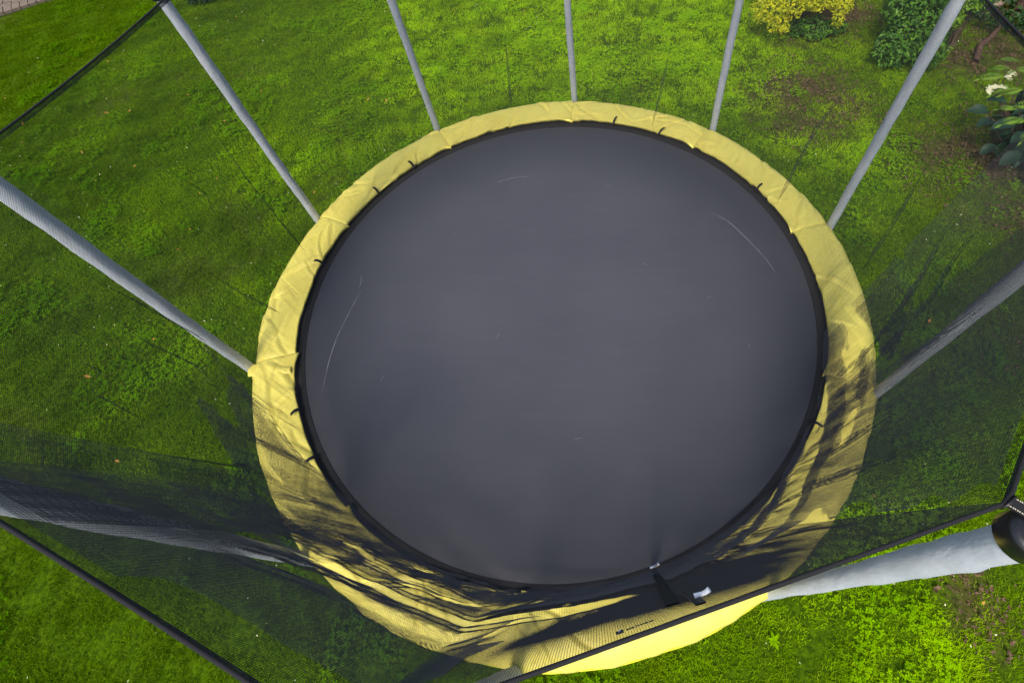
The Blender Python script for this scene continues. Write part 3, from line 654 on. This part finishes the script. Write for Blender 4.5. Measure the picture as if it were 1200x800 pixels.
# upright creases (angle in degrees, height fraction), read off the drape of the net
UPR = [[(-161, .90), (-154.4, .85), (-146.7, .77), (-140, .74), (-138.4, .64)], [(-157, .80), (-157.3, .6), (-157.5, .45), (-149, .27), (-148, .2), (-140, .08), (-131, .03)], [(-153.7, .77), (-151.2, .63), (-151.4, .46), (-146.5, .38)],
       [(167.4, .71), (169.6, .48), (170.6, .26), (171, .12)], [(179.3, .7), (178, .58), (180.7, .50)], [(18.5, .62), (20.7, .44), (21.2, .22), (21.2, .05)], [(-4.3, .69), (-7.2, .47), (-9, .3)],
       [(-18.7, .7), (-20.9, .58), (-26.3, .44), (-28.6, .31), (-31, .1)], [(-15, .66), (-19, .5), (-23, .34), (-26, .1)], [(-33, .75), (-33, .5), (-35, .3), (-36, .1)], [(-122, .4), (-119, .2), (-116, .08)],
       [(-134, .7), (-135, .4), (-131, .2), (-127, .05)], [(-44, .6), (-45, .4), (-47, .1)], [(-170, .5), (-171, .3), (-173, .1)], [(100, .5), (101, .3), (102, .1)], [(60, .45), (61, .2), (62, .05)], [(-52, .7), (-52, .4), (-54, .1)]]
r = np.random.default_rng(5)
# slack folds lying along the rim on the near side
LYING = []
for k in range(4):
    a0 = r.uniform(-130, -112); L = r.uniform(26, 44); v0 = .10 + .20 * k + r.uniform(-.02, .02); LYING.append((a0, a0 + L, v0, v0 + r.uniform(-.10, .10), r.uniform(.035, .060), r.uniform(.7, 1.1)))
def drape(th, v):
    """slack and folds: (theta, v) -> offsets along the net and out of it"""
    x = np.zeros_like(th); yv = np.zeros_like(th); out = np.zeros_like(th); deg = th / D2
    for pl in UPR:
        pl = sorted(pl, key=lambda q: q[1]); vs = np.array([q[1] for q in pl]); as_ = np.array([q[0] for q in pl])
        ac = np.interp(v, vs, as_); d = (deg - ac + 180) % 360 - 180; s_ = d * D2 * RM
        fade = np.clip((v - vs[0]) / .08 + .2, 0, 1) * np.clip((vs[-1] - v) / .15, 0, 1) ; wd = .016
        e = np.exp(-(s_ / wd)**2) * fade; x += -2.0 * s_ * e * 1.5; out += s_ * e * .7
    for a0, a1, v0, v1, wd, am in LYING:
        t_ = ((deg - a0 + 180) % 360 - 180) / (a1 - a0); inside = np.clip(np.minimum(t_, 1 - t_) * 5, 0, 1)
        if not inside.any(): continue
        vc = v0 + (v1 - v0) * t_ + .015 * np.sin(t_ * 9 + a0); s_ = (v - vc) * H0; e = np.exp(-(s_ / wd)**2) * inside * am
        yv += -2.0 * s_ * e; out += s_ * e * .8
    slack = (1 - v) ** 1.5 * np.clip(v * 12, 0, 1); q = fbm(deg * .30 + v * 3.0, v * 2.2, 21); q2 = fbm(deg * .9 - v * 4.0, v * 3.0, 25)
    out += slack * (.040 * (q - .5) + .008 * (q2 - .5)) + .02 * np.sin(np.pi * v) * (fbm(deg * .07 + 30, v * 2, 28) - .5)
    return x, yv, out
def net_pos(th, v, outoff=0.0):
    dx, dy, out = drape(th, v); base = net_pt(th + dx / RM, np.clip(v + dy / H0, 0, 1.0)); rad = np.stack([np.cos(th), np.sin(th), np.zeros_like(th)], -1)
    return base + rad * (out + outoff)[..., None]
def ribbons(P_, Wd, keep=None):
    """P_ (n, m, 3) centre lines, Wd (n, m, 3) half widths -> V, F"""
    n, m_ = P_.shape[:2]; V = np.stack([P_ - Wd, P_ + Wd], 2).reshape(-1, 3)
    i, j = np.meshgrid(np.arange(n), np.arange(m_ - 1), indexing='ij'); b_ = (i * m_ + j) * 2
    F = np.stack([b_, b_ + 2, b_ + 3, b_ + 1], -1)
    if keep is not None: F = F[keep[:, :-1] & keep[:, 1:]]
    return V, F.reshape(-1, 4)
def lattice(name, a0, a1, v0, v1, dh, dv, nth, nvv, cord, outoff=0.0, maskf=None, mat=None):
    Vs, Fs, off = [], [], 0
    # level cords
    vv = np.arange(v0, v1, dh / H0); th = np.linspace(a0, a1, nth); VV, TT = np.meshgrid(vv, th, indexing='ij'); P_ = net_pos(TT, VV, outoff)
    inw = -np.stack([np.cos(TT), np.sin(TT), np.zeros_like(TT)], -1); W_ = (np.array([0, 0, 1.]) * .75 - inw * .66) * cord / 2
    kp = None if maskf is None else maskf(TT, VV); V, F = ribbons(P_, W_, kp); Vs.append(V); Fs.append(F + off); off += len(V)
    # upright cords, three-sided
    nu = int((a1 - a0) * RM / dv); th = np.linspace(a0, a1, nu, endpoint=False); vv = np.linspace(v0, v1, nvv); TT, VV = np.meshgrid(th, vv, indexing='ij'); P_ = net_pos(TT, VV, outoff)
    rad = np.stack([np.cos(TT), np.sin(TT), np.zeros_like(TT)], -1); tan = np.stack([-np.sin(TT), np.cos(TT), np.zeros_like(TT)], -1)
    kp = None if maskf is None else maskf(TT, VV); V, F = ribbons(P_, tan * cord / 2, kp); Vs.append(V); Fs.append(F + off); off += len(V)
    V, F = ribbons(P_, rad * cord / 2, kp); Vs.append(V); Fs.append(F + off); off += len(V)
    return mesh_np(name, np.concatenate(Vs), np.concatenate(Fs), mat or m_net, T)
lattice('safety_net', -np.pi, np.pi, 0.0, 1.0, .0050, .0048, 1100, 46, .00068)
def slit_q(d, VV): return .85 * fbm(d * .055 + VV * 3.5, VV * 12 + d * .13, 51, 2) + .15 * fbm(d * .15 + 3, VV * 30 - d * .1, 57)
def slit_mask(TT, VV):
    d = TT / D2; core = np.clip((d + 150) / 34, 0, 1); core = core * core * (3 - 2 * core)
    cam_side = np.clip(1 - np.abs(d + 86) / 26, 0, 1)
    thr = .42 + .22 * core + .5 * np.clip((VV - .42) / .15, 0, 1) * np.clip((d + 60) / 8, 0, 1) - 1.2 * np.clip((VV - .40) / .2, 0, 1) * np.clip((-126 - d) / 8, 0, 1) + .12 * np.clip((VV - .5) / .2, 0, 1) - 1.5 * np.clip((VV - .925) / .02, 0, 1) * np.clip(cam_side * 3, 0, 1) - .10 * np.clip((d + 28) / 4, 0, 1) - .9 * np.clip((VV - .50) / .15, 0, 1) * np.clip((18 - np.abs(d + 74)) / 6, 0, 1) + .04 * np.clip(cam_side * 2, 0, 1)
    thr = np.maximum(thr, np.where((d > -133) & (d < -119), .60, 0))
    return slit_q(d, VV) < thr
lattice('net_overlap', R(-152), R(-13), 0.0, .985, .0032, .0034, 520, 50, .00046, -.010, slit_mask, m_net2)
def low_mask(TT, VV):
    d = TT / D2; cam_side = np.clip(1 - np.abs(d + 86) / 30, 0, 1); return slit_q(d, VV) < .56 + .04 * np.sin(d * .3) - .5 * np.clip((VV - .34) / .2, 0, 1) + .0 * cam_side
lattice('net_gather', R(-150), R(-15), 0.0, .50, .0040, .0041, 520, 30, .00058, -.016, low_mask, m_net2)
lattice('net_gather', R(-133.5), R(-119), .40, .97, .0036, .0036, 60, 40, .00060, -.018, None, m_net2)
def hem_band(name, v0, dh, cord, off): return lattice(name, -np.pi, np.pi, v0, 1.0, dh, .0025, 700, 3, cord, off)
hem_band('net_hem', .987, .0015, .0008, .004)
# top binding rope
t = np.linspace(-np.pi, np.pi, 400); mb = MB(); mb.tube(net_pos(t, np.ones(400)), .0040, 7, False); mb.build('net_binding', m_web, T, True)

# zip strip and clips in the doorway of the net
def strip(name, pts, hw, mat, off, th_=.002, n_=40):
    pts = np.array(pts); t_ = np.linspace(0, len(pts) - 1, n_); a_ = np.interp(t_, np.arange(len(pts)), pts[:, 0]) * D2; v_ = np.interp(t_, np.arange(len(pts)), pts[:, 1])
    P_ = net_pt(a_, v_); rad = np.stack([np.cos(a_), np.sin(a_), 0 * a_], -1); P_ = P_ + rad * off
    Tn = np.gradient(P_, axis=0); Tn /= np.linalg.norm(Tn, axis=1)[:, None]; S_ = np.cross(Tn, rad); S_ /= np.linalg.norm(S_, axis=1)[:, None]
    V = np.concatenate([P_ - S_ * hw, P_ + S_ * hw, P_ - S_ * hw + rad * th_, P_ + S_ * hw + rad * th_]); m_ = n_; i = np.arange(m_ - 1)
    F = np.concatenate([np.stack([i, i + 1, i + 1 + m_, i + m_], -1), np.stack([i + 2 * m_, i + 3 * m_, i + 3 * m_ + 1, i + 2 * m_ + 1], -1), np.stack([i, i + 2 * m_, i + 2 * m_ + 1, i + 1], -1), np.stack([i + m_, i + m_ + 1, i + 3 * m_ + 1, i + 3 * m_], -1)])
    return mesh_np(name, V, F, mat, T, True)
strip('zip_strip', [(-73.3, .0), (-74.2, .2), (-75.6, .5), (-77.2, .81), (-77.8, .95)], .0125, m_web, -.012)
strip('zip_flap', [(-75.8, .78), (-76.3, .88), (-76.6, 1.0)], .009, m_tag, -.012)
def clip(a, v, mat, sz, rot=0.0, off=-.022):
    p = net_pt(np.array([a * D2]), np.array([v]))[0]; rad = np.array([math.cos(a * D2), math.sin(a * D2), 0]); tan = np.array([-rad[1], rad[0], 0]); up = np.array([0, 0, 1.])
    p = p + rad * off; e = tan * math.cos(rot) + up * math.sin(rot); mb = MB(); s_ = np.linspace(-1, 1, 9); up2 = up * .8 - rad * .6
    mb.tube(np.array([p + e * q * sz + up2 * sz * .35 * max(0, q) ** 2 for q in s_]), sz * .27 * (1 + .25 * s_**2), 10); return mb.build('zip_pull', mat, T, True)
clip(-76.1, .968, m_clip, .0135, .2, -.016)
clip(-72.9, .03, m_steel, .022, .3, -.03)

# printed tag on the hem
def on_net(a, v, off=-.007):
    return net_pt(np.array([a * D2]), np.array([v]))[0] + np.array([math.cos(a * D2), math.sin(a * D2), 0]) * off
def net_frame(a, v):
    p = on_net(a, v); q = on_net(a + .5, v); u = on_net(a, v + .01); ex = q - p; ex /= np.linalg.norm(ex); ey = u - p; ey -= ex * np.dot(ey, ex); ey /= np.linalg.norm(ey); ez = np.cross(ex, ey); return p, ex, ey, ez
p, ex, ey, ez = net_frame(-81.2, .984)
Mx = Matrix(((ex[0], -ey[0], -ez[0], p[0]), (ex[1], -ey[1], -ez[1], p[1]), (ex[2], -ey[2], -ez[2], p[2]), (0, 0, 0, 1)))
mb = MB(); mb.box((0, 0, 0), (.013, .018, .0012)); o = mb.build('logo_patch', m_tag, T); o.matrix_world = Mx
mb = MB(); mb.tube(np.array([(-.002, -.004, .0015), (.002, .001, .0015), (-.001, .005, .0015)]), .0009, 5); o2 = mb.build('logo_mark', m_white, o)
fc = bpy.data.curves.new('logo_text', 'FONT'); fc.body = 'zonvoo'; fc.size = .0145; fc.extrude = .0004; fc.offset = .0003; fc.space_character = 1.1
fo = bpy.data.objects.new('logo_text', fc); COL.objects.link(fo); fo.location = (.011, -.006, .0006)
dg = bpy.context.evaluated_depsgraph_get(); tm = bpy.data.meshes.new_from_object(fo.evaluated_get(dg)); bpy.data.objects.remove(fo)
fo = bpy.data.objects.new('logo_text', tm); COL.objects.link(fo); fo.parent = o; fo.location = (.011, -.006, .0006); tm.materials.clear(); tm.materials.append(m_ink)
